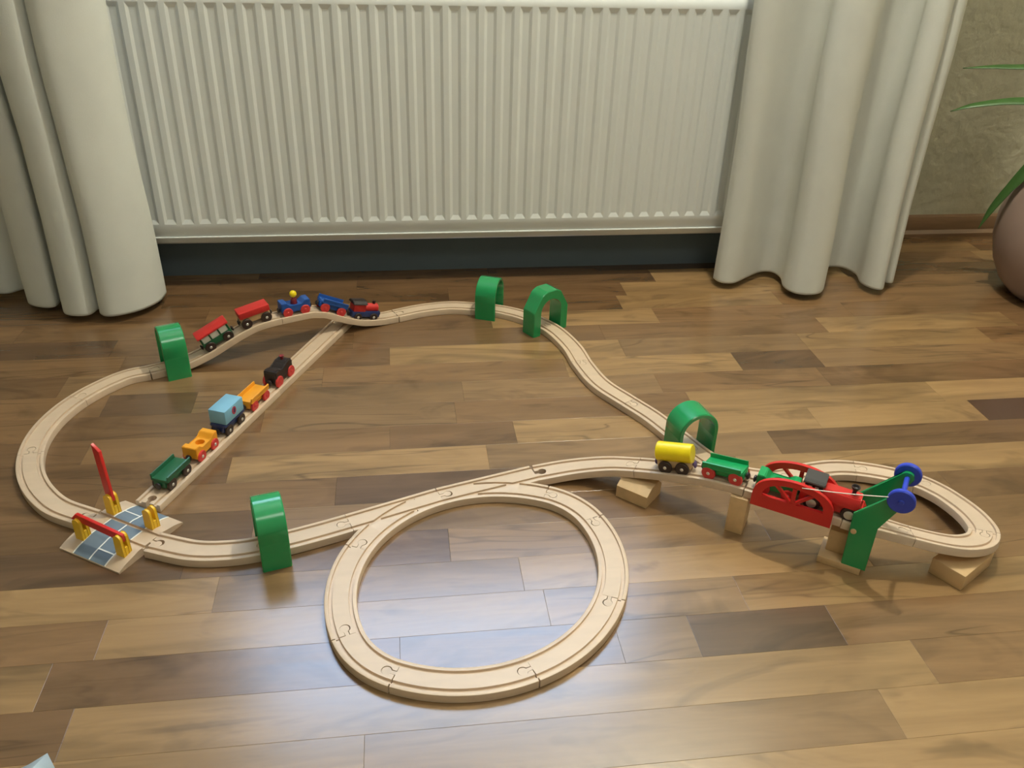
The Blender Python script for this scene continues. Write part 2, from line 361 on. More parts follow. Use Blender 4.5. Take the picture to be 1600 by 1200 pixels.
obj('convector_fins', bm, MRADB, rad)['kind'] = 'stuff'
bm = bmesh.new()
for k in range(60): x = xa+.012+k*(xb-xa-.024)/59; box(bm, (x, .029, ZT+.003), (.004, .044, .003))
box(bm, ((xa+xb)/2, .006, ZT+.003), (xb-xa, .006, .004)); box(bm, ((xa+xb)/2, .052, ZT+.003), (xb-xa, .006, .004))
obj('top_grille', bm, MRAD, rad)['kind'] = 'stuff'
for xx in (xa-.001, xb+.001):
    bm = bmesh.new(); box(bm, (xx, .028, (ZB+ZT)/2), (.004, .056, ZT-ZB), .0015); obj('side_cover', bm, MRAD, rad)
for xx in (xa+.25, xb-.25):
    bm = bmesh.new(); box(bm, (xx, .064, .35), (.03, .017, .42), .003); obj('wall_bracket', bm, MRADB, rad)

# ------------------------------------------------------------ curtains
def curtain(name, hem, label, ytop):
    pts = catmull([(x, y_) for x, y_ in hem], 8); ym = sum(p[1] for p in pts)/len(pts)
    zs = [.015, .02, .06, .12, .2, .35, .5, .7, 1.0, 1.4, 1.8, 2.2, 2.34]
    def grid(z_list, dy=0):
        bm = bmesh.new(); G = []
        for z in z_list:
            f = max(.5, 1-(z/.6)*.35) if z < .9 else .5
            lean = min(z/2.3, 1)
            G.append([bm.verts.new((x+.006*math.sin(z*7+x*9)*min(1, z*3), ym+(y_-ym)*f+(ytop-ym)*min(1, z/.8)+dy, z)) for x, y_ in pts])
        for A, B in zip(G, G[1:]):
            for k in range(len(A)-1): bm.faces.new((A[k], A[k+1], B[k+1], B[k]))
        return bm
    c = o = tag(obj(name, grid(zs), MCUR, None, ang=80), label, 'curtain'); md = c.modifiers.new('thick', 'SOLIDIFY'); md.thickness = .0012; md.offset = 0
    return o
hemL = [(-1.25, 1.79), (-1.2, 1.74), (-1.13, 1.78), (-1.05, 1.74), (-.99, 1.79), (-.936, 1.79), (-.88, 1.775), (-.841, 1.765), (-.815, 1.765), (-.785, 1.785), (-.762, 1.715), (-.73, 1.690), (-.703, 1.690), (-.700, 1.725), (-.688, 1.69), (-.672, 1.655), (-.647, 1.643), (-.623, 1.648), (-.612, 1.680), (-.606, 1.655), (-.590, 1.638), (-.565, 1.640), (-.529, 1.662), (-.503, 1.70), (-.497, 1.745), (-.508, 1.775)]
hemR = [(.708, 1.748), (.713, 1.727), (.728, 1.716), (.750, 1.719), (.789, 1.748), (.830, 1.775), (.858, 1.772), (.866, 1.74), (.853, 1.69), (.862, 1.655), (.889, 1.642), (.924, 1.652), (.955, 1.70), (.978, 1.77), (1.005, 1.795), (1.04, 1.79), (1.055, 1.75), (1.043, 1.70), (1.052, 1.668), (1.072, 1.658), (1.092, 1.685), (1.097, 1.71), (1.106, 1.695), (1.120, 1.697), (1.138, 1.73), (1.155, 1.77)]
curtain('curtain', hemL, 'off-white floor-length curtain at the left end of the radiator', 1.70)
curtain('curtain', hemR, 'off-white wavy curtain right of the radiator, beside the potted plant', 1.735)
ro = thing('curtain_rail', 'white curtain rail fixed high on the wall above the window', 'curtain rail', T(0, 1.72, 2.36))
bm = bmesh.new(); cyl(bm, (-1.4, 0, 0), (1.4, 0, 0), .012, bev=.002); obj('rail', bm, MFRAME, ro)
for x in (-1.2, .1, 1.3):
    bm = bmesh.new(); box(bm, (x, .15, .02), (.02, .32, .012)); obj('bracket', bm, MFRAME, ro)

# ceiling lamp and floor lamp bodies (out of view, they carry the two warm lights)
lt = thing('pendant_lamp', 'hanging lamp with an open shade above the railway', 'lamp', T(.68, 1.42, 2.18))
bm = bmesh.new(); cyl(bm, (0, 0, .04), (0, 0, .27), .003); obj('cord', bm, MFRAME, lt)
bm = bmesh.new(); lathe(bm, [(.02, .075), (.035, .07), (.05, .055), (.051, .056), (.036, .072), (.02, .077)]); obj('shade', bm, MFRAME, lt)
fl = thing('floor_lamp', 'standing lamp in the right corner of the room', 'lamp', T(2.35, 1.35, 0))
bm = bmesh.new(); lathe(bm, [(0, 0), (.13, 0), (.13, .015), (.02, .03), (0, .03)]); obj('base', bm, MBK, fl)
bm = bmesh.new(); cyl(bm, (0, 0, .02), (0, 0, 1.44), .009); obj('pole', bm, MBK, fl)
bm = bmesh.new(); lathe(bm, [(.10, 1.62), (.085, 1.66), (.084, 1.66), (.099, 1.62)]); obj('shade', bm, MFRAME, fl)

# ------------------------------------------------------------ track system
class Path:
    def __init__(s, pts, n=16, closed=False):
        P = [tuple(p)+(0,)*(4-len(p)) if len(p) > 2 else tuple(p)+(.012, 0) for p in pts]
        s.p = catmull(P, n) if n > 1 else P
        s.s = [0]
        for a, b in zip(s.p, s.p[1:]): s.s.append(s.s[-1]+math.dist(a[:3], b[:3]))
        s.L = s.s[-1]
    def at(s, t):
        t = max(0, min(s.L, t)); i = 0
        lo, hi = 0, len(s.s)-1
        while hi-lo > 1:
            m_ = (lo+hi)//2
            if s.s[m_] <= t: lo = m_
            else: hi = m_
        f = (t-s.s[lo])/max(1e-9, s.s[hi]-s.s[lo]); a, b = s.p[lo], s.p[hi]
        return tuple(x+(y_-x)*f for x, y_ in zip(a, b))
    def frame(s, t):
        p = s.at(t); a = s.at(t-.004); b = s.at(t+.004)
        tan = (Vector(b[:3])-Vector(a[:3])).normalized(); lh = Vector((-tan.y, tan.x, 0)).normalized()
        lf = (lh+Vector((0, 0, p[3]))).normalized(); upv = tan.cross(lf).normalized()
        return Vector(p[:3]), tan, lf, upv
    def mtx(s, t, drop=0):
        p, tan, lf, upv = s.frame(t); m_ = Matrix((tan, lf, upv)).transposed().to_4x4(); m_.translation = p-upv*drop; return m_
    def near(s, x, y_):
        return min(range(len(s.p)), key=lambda i: (s.p[i][0]-x)**2+(s.p[i][1]-y_)**2) and s.s[min(range(len(s.p)), key=lambda i: (s.p[i][0]-x)**2+(s.p[i][1]-y_)**2)] or 0.0
def profile(w, th=.012, groove=True):
    h = w/2; c = .0011; gi, go = h*.50, h*.755; d = .0030
    r = [(-h, -th+c*.5), (-h, -c), (-h+c*.3, -c*.3), (-h+c, 0)]
    if groove: r += [(-go, 0), (-go+.0005, -d), (-gi-.0005, -d), (-gi, 0), (gi, 0), (gi+.0005, -d), (go-.0005, -d), (go, 0)]
    r += [(h-c, 0), (h-c*.3, -c*.3), (h, -c), (h, -th+c*.5), (h-c*.5, -th), (-h+c*.5, -th)]
    return r
def sweep(bm, path, a, b, prof, step=.008, origin=None):
    n = max(2, int(math.ceil((b-a)/step))+1); rings = []
    for i in range(n):
        p, tan, lf, upv = path.frame(a+(b-a)*i/(n-1))
        if origin is not None: p = p-origin
        rings.append([bm.verts.new(p+lf*u+upv*v) for u, v in prof])
    for A, B in zip(rings, rings[1:]):
        for k in range(len(prof)): bm.faces.new((A[k], A[(k+1) % len(prof)], B[(k+1) % len(prof)], B[k]))
    bm.faces.new(rings[0]); bm.faces.new(rings[-1][::-1])
def boolean(o, cutter_bm, op='DIFFERENCE'):
    me = bpy.data.meshes.new('tmp'); bmesh.ops.recalc_face_normals(cutter_bm, faces=cutter_bm.faces[:]); cutter_bm.to_mesh(me); cutter_bm.free()
    c = bpy.data.objects.new('tmp', me); COL.objects.link(c); c.matrix_basis = o.matrix_basis.copy()
    md = o.modifiers.new('b', 'BOOLEAN'); md.operation = op; md.object = c; md.solver = 'EXACT'; md.use_self = False
    dg = bpy.context.evaluated_depsgraph_get(); dg.update()
    new = bpy.data.meshes.new_from_object(o.evaluated_get(dg)); old = o.data
    o.modifiers.clear(); nm = old.name; o.data = new; bpy.data.meshes.remove(old); new.name = nm
    bpy.data.objects.remove(c); bpy.data.meshes.remove(me); smooth(o.data, 35)
def keyshape(bm, path, t, origin, r, neck, reach, z0, z1, back=0.0):
    """disc + neck reaching forward from the joint at t (in the joint's own plane)"""
    p, tan, lf, upv = path.frame(t); p = p-origin
    pts = [(-back, -neck)]
    cx = reach; a0 = math.asin(neck/r)
    pts.append((cx-r*math.cos(a0), -neck))
    for k in range(1, 20): a = math.pi+a0+(2*math.pi-2*a0)*k/20; pts.append((cx+r*math.cos(a), r*math.sin(a)))
    pts += [(cx-r*math.cos(a0), neck), (-back, neck)]
    A = [bm.verts.new(p+tan*u+lf*v+upv*z0) for u, v in pts]; B = [bm.verts.new(p+tan*u+lf*v+upv*z1) for u, v in pts]
    bm.faces.new(A); bm.faces.new(B[::-1]); n = len(pts)
    for i in range(n): j = (i+1) % n; bm.faces.new((A[i], A[j], B[j], B[i]))
class Rev:
    def __init__(s, p): s.q = p; s.L = p.L
    def frame(s, t):
        p, tan, lf, upv = s.q.frame(s.L-t); return p, -tan, -lf, upv
def piece(name, path, a, b, label, w=.04, sock=True, peg=True, gap=.0004, group='beech tracks of the toy railway', extra_sock_end=False):
    org = path.frame((a+b)/2)[0].copy(); org.z = 0
    bm = bmesh.new(); sweep(bm, path, a+gap, b-gap, profile(w), origin=org)
    o = obj(name, bm, MT, None, T(*org))
    tag(o, label, 'track', group)
    if sock:
        c = bmesh.new(); keyshape(c, path, a, org, .0064, .0030, .0115, -.02, .01, back=.003); boolean(o, c)
    if peg:
        bm = bmesh.new(); keyshape(bm, path, b, org, .0057, .0023, .0115, -.0115, -.0002, back=.0015); obj('connector_peg', bm, MT, o)
    return o
main = Path([(-.016, 1.618), (.026, 1.636), (.063, 1.646), (.101, 1.650), (.142, 1.643), (.194, 1.628), (.2425, 1.598), (.278, 1.558), (.303, 1.515), (.323, 1.4455), (.331, 1.378), (.3475, 1.3065), (.3805, 1.2455), (.412, 1.190), (.437, 1.130), (.4586, 1.077), (.482, 1.038), (.518, 1.012), (.56, 1.0035),
    (.60, 1.011, .012, 0), (.635, 1.017, .012, 0), (.667, 1.017, .013, 0), (.70, 1.008, .014, 0), (.735, .99, .016, 0), (.766, .963, .020, 0), (.781, .935, .0235, 0), (.787, .905, .028, 0), (.789, .876, .032, .03), (.786, .848, .036, .06), (.777, .822, .040, .1), (.758, .803, .043, .15), (.73, .796, .046, .18), (.70, .799, .050, .2), (.66, .811, .056, .2), (.622, .822, .064, .12), (.592, .829, .0705, .05),
    (.566, .844, .073, 0), (.515, .8805, .074, 0), (.461, .9185, .074, 0), (.42, .955, .065, 0), (.375, .986, .054, 0), (.337, 1.0105, .044, 0), (.295, 1.035, .031, 0), (.245, 1.048, .019, 0), (.1885, 1.046, .012, 0)])
mj = [(-.016, 1.618), (.146, 1.642), (.285, 1.55), (.33, 1.39), (.385, 1.238), (.45, 1.10), (.56, 1.0035), (.69, 1.012), (.766, .963), (.777, .822), (.66, .811), (.5735, .839), (.466, .915), (.337, 1.0105), (.1885, 1.046)]
ms = [main.near(*j) for j in mj]; ms[0] = 0; ms[-1] = main.L
names = [('curved_track', 'beech curved track between the ramp and the back right arch'), ('curved_track', 'beech curved track running between the two back green arches'),
    ('curved_track', 'beech curved track leaving the thick green arch towards the middle'), ('curved_track', 'beech curved track in the S bend just below the thick green arch'),
    ('curved_track', 'beech curved track entering the round green arch behind the yellow tank wagon'), ('curved_track', 'beech curved track behind the green wagons, out of the round green arch'),
    ('curved_track', 'beech curved track behind the red bridge and red engine'), ('curved_track', 'beech curved track behind the blue knobs, top of the right bend'),
    ('curved_track', 'beech curved track at the far right edge, tilted'), ('curved_track', 'beech curved track sloping over the block at the right corner'),
    ('curved_track', 'beech curved track passing through the green bridge tower'), None,
    ('straight_track', 'sloping straight track under the yellow tank wagon'), ('curved_track', 'rising curved track from the switch to the tilted wooden block')]
def cut_key(o, path, t, r=.0064, neck=.0030):
    c = bmesh.new(); keyshape(c, path, t, Vector(o.location), r, neck, .0115, -.02, .01, back=.003); boolean(o, c)
def add_key(o, path, t):
    bm = bmesh.new(); keyshape(bm, path, t, Vector(o.location), .0057, .0023, .0115, -.0115, -.0002, back=.0015); obj('connector_peg', bm, MT, o)
for i, nm in enumerate(names):
    if nm: last = piece(nm[0], main, ms[i], ms[i+1], nm[1], peg=i < 13)
cut_key(last, Rev(main), 0, .0066, .0034)
# big left bend
cB, rB = (-.336, 1.2145), .2446
bp = [(-.440, .9965), (-.452, 1.003)] + [(cB[0]+rB*math.cos(R(a)), cB[1]+rB*math.sin(R(a))) for a in range(230, 128, -10)] + [(-.458, 1.416)]
B = Path(bp)
bj = [0, B.near(-.575, 1.163), B.near(-.546, 1.32), B.L]
for i, l in enumerate(['beech curved track left of the level crossing', 'beech curved track at the far left edge', 'beech curved track leading to the far left green arch']): piece('curved_track', B, bj[i], bj[i+1], l, w=.038)
# hump over the siding
CA, CB = Vector((-.458, 1.416)), Vector((-.016, 1.618)); cl = (CB-CA).length; cn = (CB-CA).normalized()
cz = [(0, .012), (.035, .0125), (.068, .016), (.104, .026), (.131, .037), (.158, .0485), (.18, .056), (.2, .0615), (.23, .0640), (.262, .0640), (.302, .0635), (.32, .0600), (.338, .0545), (.375, .0350), (.395, .027), (.414, .020), (.453, .0135), (.485, .012)]
C = Path([(CA.x+cn.x*s_, CA.y+cn.y*s_, z, 0) for s_, z in cz], 6)
cj = [0, C.near(CA.x+cn.x*.245, CA.y+cn.y*.245), C.L]
piece('ramp_track', C, cj[0], cj[1], 'rising beech ramp track under the green coach and the red-roofed wagon', w=.038)
piece('ramp_track', C, cj[1], cj[2], 'falling beech ramp track under the blue wagons and the small red and blue engine', w=.038)
# siding
Dv = Vector((.227, .522)).normalized(); D0 = Vector((-.372, 1.023)); DL = .635
D = Path([(D0.x+Dv.x*s_, D0.y+Dv.y*s_) for s_ in [DL*k/12 for k in range(13)]], 1)
piece('straight_track', D, 0, .125, 'short straight siding track under the dark green wagon')
piece('straight_track', D, .125, .34, 'straight siding track under the blue box wagon', w=.0395)
piece('straight_track', D, .34, DL, 'straight siding track running under the ramp, behind the black engine', w=.039, peg=False)
# front circle
LC = Vector((.0862, .8383)); AL = .73042; dd = .092; ss, hh = dd*math.cos(math.pi/8), dd*math.sin(math.pi/8)
U_ = Vector((math.cos(AL), math.sin(AL))); V_ = Vector((-math.sin(AL), math.cos(AL)))
def loop_pt(a):
    """a: normal angle in degrees relative to AL"""
    a = a % 360; n = Vector((math.cos(AL+R(a)), math.sin(AL+R(a))))
    if a < 22.5 or a >= 337.5: return LC+ss*U_+.11*n
    if a < 157.5: return LC-hh*V_+.202*n
    if a < 202.5: return LC-ss*U_+.11*n
    return LC+hh*V_+.202*n
def loop_path(a0, a1):
    n = max(4, int(abs(a1-a0)/3)); return Path([tuple(loop_pt(a0+(a1-a0)*(.0001+.9998*k/n))) for k in range(n+1)], 1)
for a0, a1, nm, l in [(22.5, -22.5, 'short_curved_track', 'short beech curve at the upper right of the front circle'), (-22.5, -67.5, 'curved_track', 'beech curve on the right side of the front circle'),
        (-67.5, -112.5, 'curved_track', 'beech curve at the lower right of the front circle, with a dark knot'), (-112.5, -157.5, 'curved_track', 'beech curve at the bottom of the front circle'),
        (-157.5, -202.5, 'short_curved_track', 'short beech curve at the lower left of the front circle'), (157.5, 112.5, 'curved_track', 'pencil-marked beech curve on the left side of the front circle')]:
    pth = loop_path(a0, a1); piece(nm, pth, 0, pth.L, l)
# switches
SW = loop_pt(67.5); KA = Vector((.1885, 1.046)); AA = Vector((-.0865, .954))
def switch(label, p0, p1, curve, rev):
    org = Vector(((p0[0]+p1[0])/2, (p0[1]+p1[1])/2, 0)); st = Path([tuple(p0), tuple((Vector(p0)+Vector(p1))/2), tuple(p1)], 1)
    bm = bmesh.new(); sweep(bm, st, .0004, st.L-.0004, profile(.04, groove=False), origin=org); o = obj('track_switch', bm, MT, None, T(*org))
    c = bmesh.new(); sweep(c, curve, .0004, curve.L-.0004, [(u, v-.00002) if v > -.01 else (u, v+.00002) for u, v in profile(.04, groove=False)], origin=org, step=.006); boolean(o, c, 'UNION')
    h = .02
    for pp, rg in ((st, [(0, st.L)]*2), (curve, [(0, curve.L)]*2)):
        for sgn, (a, b) in zip((1, -1), rg):
            lo, hi = sorted((sgn*.0102, sgn*.0150)); cut = bmesh.new()
            if pp is curve:
                if sgn*rev > 0: a, b = (0.045, curve.L) if rev > 0 else (.045, curve.L)
                else: a, b = (.035, curve.L)
            else:
                b = st.L
            c0, c1 = (a-.003 if a == 0 else a), b+.003
            n = 14; rings = []
            for i in range(n):
                t = c0+(c1-c0)*i/(n-1); p, tan, lf, upv = pp.frame(t)
                if t < 0: p = p+tan*t
                if t > pp.L: p = p+tan*(t-pp.L)
                p = p-org; rings.append([cut.verts.new(p+lf*u+upv*v) for u, v in [(lo, -.003), (hi, -.003), (hi, .004), (lo, .004)]])
            for A_, B_ in zip(rings, rings[1:]):
                for k in range(4): cut.faces.new((A_[k], A_[(k+1) % 4], B_[(k+1) % 4], B_[k]))
            cut.faces.new(rings[0]); cut.faces.new(rings[-1][::-1]); boolean(o, cut)
    tag(o, label, 'track switch')
    return o, org, st
s1, o1, st1 = switch('left track switch joining the straight to the front circle', SW, AA, loop_path(67.5, 112.5), 1)
s2, o2, st2 = switch('right track switch joining the front circle to the rising curve', SW, KA, loop_path(67.5, 22.5), -1)
c = bmesh.new(); keyshape(c, st2, 0, o2, .0068, .0032, .0120, -.02, .01, back=.003); boolean(s2, c)
bm = bmesh.new(); keyshape(bm, Rev(st1), st1.L, o1, .0055, .0023, .0115, -.0115, -.0002, back=.0015); obj('connector_peg', bm, MT, s1)
add_key(s1, st1, st1.L); cs2 = loop_path(67.5, 22.5); add_key(s2, cs2, cs2.L); cut_key(s1, Rev(loop_path(67.5, 112.5)), 0)
# line from the left switch to the crossing
A = Path([tuple(AA), (-.125, .940), (-.165, .927), (-.205, .9165), (-.245, .912), (-.291, .9165), (-.3465, .9385)])
aj = A.near(-.19, .92)
piece('straight_track', A, 0, aj, 'straight beech track between the front green arch and the left switch')
lastA = piece('curved_track', A, aj, A.L, 'beech curve between the level crossing and the front green arch', peg=False); cut_key(lastA, Rev(A), 0)

# ------------------------------------------------------------ level crossing
cc = Vector((-.3935, .9675)); th = math.atan2(-.058, .092)   # track direction
cx_ = thing('level_crossing', 'wooden level crossing with blue-grey road, yellow posts and red barriers', 'level crossing', Matrix.Translation((cc.x, cc.y, 0)) @ Matrix.Rotation(th, 4, 'Z'))
HL, HW = .0535, .057
def rz(v):
    a = abs(v)
    if a < .022: return .012
    t = (a-.022)/(HW-.022); return .012-.0095*(t**1.0*(1-.25*math.sin(math.pi*t)))
bm = bmesh.new(); vs = [-HW+2*HW*k/48 for k in range(49)]
def topz(v):
    a = abs(v); 
    return .009 if .0103 < a < .0149 else rz(v)
vv = sorted(vs+[s_*k for s_ in (1, -1) for k in (.0102, .0104, .0148, .0150)])
prism(bm, [(v, topz(v)) for v in vv]+[(HW, 0), (-HW, 0)], -HL, HL, 'X'); obj('ramp_base', bm, MT, cx_, ang=20)
def road(u0, u1, v0, v1, lift, m, name):
    bm = bmesh.new(); n = max(2, int((v1-v0)/.002)+1); L_ = []
    for i in range(n):
        v = v0+(v1-v0)*i/(n-1); z = rz(v)+lift; L_.append([bm.verts.new(p) for p in [(u0, v, z), (u1, v, z), (u1, v, z-.0006), (u0, v, z-.0006)]])
    for P_, Q_ in zip(L_, L_[1:]):
        for k in range(4): bm.faces.new((P_[k], P_[(k+1) % 4], Q_[(k+1) % 4], Q_[k]))
    bm.faces.new(L_[0]); bm.faces.new(L_[-1][::-1]); return obj(name, bm, m, cx_, ang=20)
for v0, v1 in ((-HW+.0005, -.0151), (-.0101, .0101), (.0151, HW-.0005)):
    rd = road(-.028, .028, v0, v1, .0003, MROAD, 'road_panel')
    lw = .0009
    for u in (-.029, 0, .028): road(u-lw, u+lw, v0, v1, .0006, MWHT, 'road_line')
road(0, .028, -.0400, -.0382, .0006, MWHT, 'stop_line'); road(-.028, 0, .0330, .0348, .0006, MWHT, 'stop_line')
for sg in (1, -1):
    bm = bmesh.new(); pk = Path([(0, 0), (sg*HL/2, 0), (sg*HL, 0)], 1); keyshape(bm, pk, pk.L, Vector((0, 0, 0)), .0057, .0023, .0115, -.0115, -.0002, back=.0015); obj('connector_peg', bm, MT, cx_)
def post(name, u, v, m, turn=0):
    bm = bmesh.new()
    for s_ in (-1, 1):   # two rounded cheeks with a slot between them
        pts = [(-.0068, 0), (.0068, 0), (.0060, .029)]+[(.0060*math.cos(a), .029+.0060*math.sin(a)) for a in [math.pi*k/10 for k in range(1, 10)]]+[(-.0060, .029)]
        a_, b_ = (.0026, .0066) if s_ > 0 else (-.0066, -.0026)
        prism(bm, pts, a_, b_, 'Y')
    box(bm, (0, 0, .008), (.0134, .0052, .016))
    bmesh.ops.bevel(bm, geom=bm.edges[:], offset=.0006, segments=1, affect='EDGES')
    return obj('barrier_post', bm, m, cx_, T(u, v, rz(v)-.003) @ Matrix.Rotation(turn, 4, 'Z'))
inv = (Matrix.Translation((cc.x, cc.y, 0)) @ Matrix.Rotation(th, 4, 'Z')).inverted()
def loc(x, y_): p = inv @ Vector((x, y_, 0)); return p.x, p.y
pu = [loc(-.413, 1.008), loc(-.353, .971), loc(-.440, .960), loc(-.378, .921)]
for (u, v), m_ in zip(pu, (MPOST, MPOST, MPOST, MPOST)): post('p', u, v, m_)
def barrier(u, v, ang, label):
    bm = bmesh.new(); pts = [(-.006, -.006), (.076, -.006), (.086, .006), (-.006, .006)]
    prism(bm, pts, -.0024, .0024, 'Y'); bmesh.ops.bevel(bm, geom=bm.edges[:], offset=.0005, segments=1, affect='EDGES')
    o = obj('barrier_arm', bm, MRED, cx_, T(u, v, rz(v)+.0275) @ Matrix.Rotation(ang, 4, 'Y')); o['label'] = label
barrier(pu[3][0], pu[3][1], math.pi+.07, 'lowered red barrier arm'); barrier(pu[0][0], pu[0][1], -R(92), 'raised red barrier arm')

# ------------------------------------------------------------ green arches
def arch(label, path, t, L_, W=.080, H=.115, th_=.006, shift=0, facet=False, yaw=0, group='green wooden tunnel arches'):
    p, tan, lf, upv = path.frame(t); p = p+lf*shift; a = math.atan2(tan.y, tan.x)+yaw
    mw = Matrix.Translation((p.x, p.y, 0)) @ Matrix.Rotation(a, 4, 'Z')
    r = W/2; zc = H-r; n = 18
    out = [(-r, 0)]+[(-r, zc*.5)]
    if facet: out = [(-r, 0), (-r, zc+.004), (-r*.55, H-.006), (-r*.28, H), (r*.28, H), (r*.55, H-.006), (r, zc+.004), (r, 0)]
    else: out = [(-r, 0)]+[(-r*math.cos(math.pi*k/n), zc+r*math.sin(math.pi*k/n)) for k in range(n+1)]+[(r, 0)]
    ri = r-th_; inn = [(ri, 0)]+[(ri*math.cos(math.pi*k/n), (H-th_-ri)+ri*math.sin(math.pi*k/n)) for k in range(n+1)]+[(-ri, 0)]
    # quads between outer and inner outlines resampled to equal counts
    def res(pl, m_):
        d = [0]
        for q0, q1 in zip(pl, pl[1:]): d.append(d[-1]+math.dist(q0, q1))
        o_ = []
        for k in range(m_+1):
            s_ = d[-1]*k/m_; i = max(j for j in range(len(d)) if d[j] <= s_+1e-9); i = min(i, len(pl)-2); f = (s_-d[i])/(d[i+1]-d[i]); o_.append((pl[i][0]+(pl[i+1][0]-pl[i][0])*f, pl[i][1]+(pl[i+1][1]-pl[i][1])*f))
        return o_
    m_ = 60; O = res(out, m_); I = res(inn[::-1], m_)
    bm = bmesh.new(); bev = .0015; h = L_/2
    def sh(a_, b_, k): # point moved from a_ towards b_
        v = Vector((b_[0]-a_[0], b_[1]-a_[1])); v.normalize(); return (a_[0]+v.x*k, a_[1]+v.y*k)
    G = []
    for a_, b_ in zip(O, I):
        G.append([bm.verts.new(x) for x in [(-h+bev, a_[0], a_[1]), (h-bev, a_[0], a_[1]), (h, *sh(a_, b_, bev)), (h, *sh(b_, a_, bev*.5)), (h-bev*.5, b_[0], b_[1]), (-h+bev*.5, b_[0], b_[1]), (-h, *sh(b_, a_, bev*.5)), (-h, *sh(a_, b_, bev))]])
    for P_, Q_ in zip(G, G[1:]):
        for k in range(8): bm.faces.new((P_[k], P_[(k+1) % 8], Q_[(k+1) % 8], Q_[k]))
    bm.faces.new(G[0]); bm.faces.new(G[-1][::-1])
    o = obj('tunnel_arch', bm, MG, None, mw, ang=22 if facet else 40)
    # own origin already at the base
    tag(o, label, 'toy tunnel', group); return o
arch('glossy green tunnel arch over the front curve, between level crossing and left switch', A, A.near(-.188, .9215), .038, W=.073, H=.0905, shift=.005)
arch('green tunnel arch at the far left, next to the climbing green coach', C, .045, .041, W=.071, H=.0910, shift=-.004, yaw=R(-2))
arch('narrow green tunnel arch at the back, left of the thick angular one', main, main.near(.180, 1.632), .043, W=.070, H=.0810, shift=-.003, yaw=R(-4))
arch('thick angular green tunnel arch at the back', main, main.near(.285, 1.548), .036, W=.088, H=.0920, th_=.018, facet=True, yaw=R(-4))
arch('round green tunnel arch behind the yellow tank wagon', main, main.near(.4475, 1.103), .046, W=.070, H=.0800, th_=.0075, shift=.003, yaw=R(-9))

# ------------------------------------------------------------ rolling stock
def wheels(root, wb, m, r=.0095, y_=.0125, hub=MMET, th_=.0045, hubr=.0028):
    for sx in (-1, 1):
        for sy in (-1, 1):
            bm = bmesh.new(); cyl(bm, (0, -th_/2, 0), (0, th_/2, 0), r, seg=24, bev=.0009)
            w = obj('wheel', bm, m, root, T(sx*wb/2, sy*y_, r))
            bm = bmesh.new(); cyl(bm, (0, sy*th_/2-sy*.0002, 0), (0, sy*(th_/2+.0008), 0), hubr, hubr*.7, seg=14); obj('hub', bm, hub, w)
        bm = bmesh.new(); cyl(bm, (0, -y_+th_/2, 0), (0, y_-th_/2, 0), .0011, seg=8); obj('axle', bm, MMET, root, T(sx*wb/2, 0, r))
def couplers(root, L_, m=MBK, z=.0125, ends=(-1, 1)):
    for s_ in ends:
        bm = bmesh.new(); x = s_*L_/2; cyl(bm, (x-s_*.001, 0, z), (x+s_*.0018, 0, z), .002, seg=10)
        cyl(bm, (x+s_*.0015, 0, z), (x+s_*.005, 0, z), .0052, seg=18, bev=.0012); obj('magnet_coupler', bm, m, root)
def gondola(root, L_, mb, mw_, wb=.036, coup=MBK, hub=MMET, r=.0095):
    bm = bmesh.new(); box(bm, (0, 0, .0135), (L_, .0195, .011), .0012); box(bm, (0, 0, .0195), (L_*.97, .029, .0045), .0012); obj('chassis', bm, mb, root)
    for s_ in (-1, 1):
        bm = bmesh.new(); prism(bm, [(s_*.0115, .021), (s_*.0145, .021), (s_*.0152, .0272), (s_*.0128, .0280)], -L_*.47, L_*.47, 'X'); bmesh.ops.bevel(bm, geom=bm.edges[:], offset=.0004, segments=1, affect='EDGES'); obj('side_board', bm, mb, root)
    wheels(root, wb, mw_, r=r, hub=hub); couplers(root, L_, coup)
def seat_wagon(root, mb, mw_, coup=MBK, hub=MMET):
    L_ = .056; h = L_/2
    pts = [(-h, .009), (h, .009), (h, .0285), (h-.010, .0285), (h-.0165, .0215), (-h+.0165, .0215), (-h+.010, .0285), (-h, .0285)]
    bm = bmesh.new(); prism(bm, pts, -.0125, .0125, 'Y'); bmesh.ops.bevel(bm, geom=bm.edges[:], offset=.0009, segments=2, affect='EDGES'); o = obj('body', bm, mb, root)
    cut = bmesh.new(); cyl(cut, (0, 0, .0135), (0, 0, .03), .0072, seg=24)
    me = o.matrix_world.copy(); 
    # boolean in the body's own space
    c_me = bpy.data.meshes.new('tmp'); bmesh.ops.recalc_face_normals(cut, faces=cut.faces[:]); cut.to_mesh(c_me); cut.free(); c = bpy.data.objects.new('tmp', c_me); COL.objects.link(c)
    par = o.parent; o.parent = None; md = o.modifiers.new('b', 'BOOLEAN'); md.operation = 'DIFFERENCE'; md.object = c; md.solver = 'EXACT'
    dg = bpy.context.evaluated_depsgraph_get(); dg.update(); new = bpy.data.meshes.new_from_object(o.evaluated_get(dg)); o.modifiers.clear(); o.data = new; bpy.data.objects.remove(c); o.parent = par; smooth(new)
    wheels(root, .034, mw_, hub=hub); couplers(root, L_, coup)
def car(label, path, s_, builder, *a, group='toy trains on the railway', name='wagon', cat='toy wagon', **k):
    root = thing(name, label, cat, None, group); builder(root, *a, **k)
    root.matrix_world = path.mtx(s_, .0030); return root
def ds(x): return x
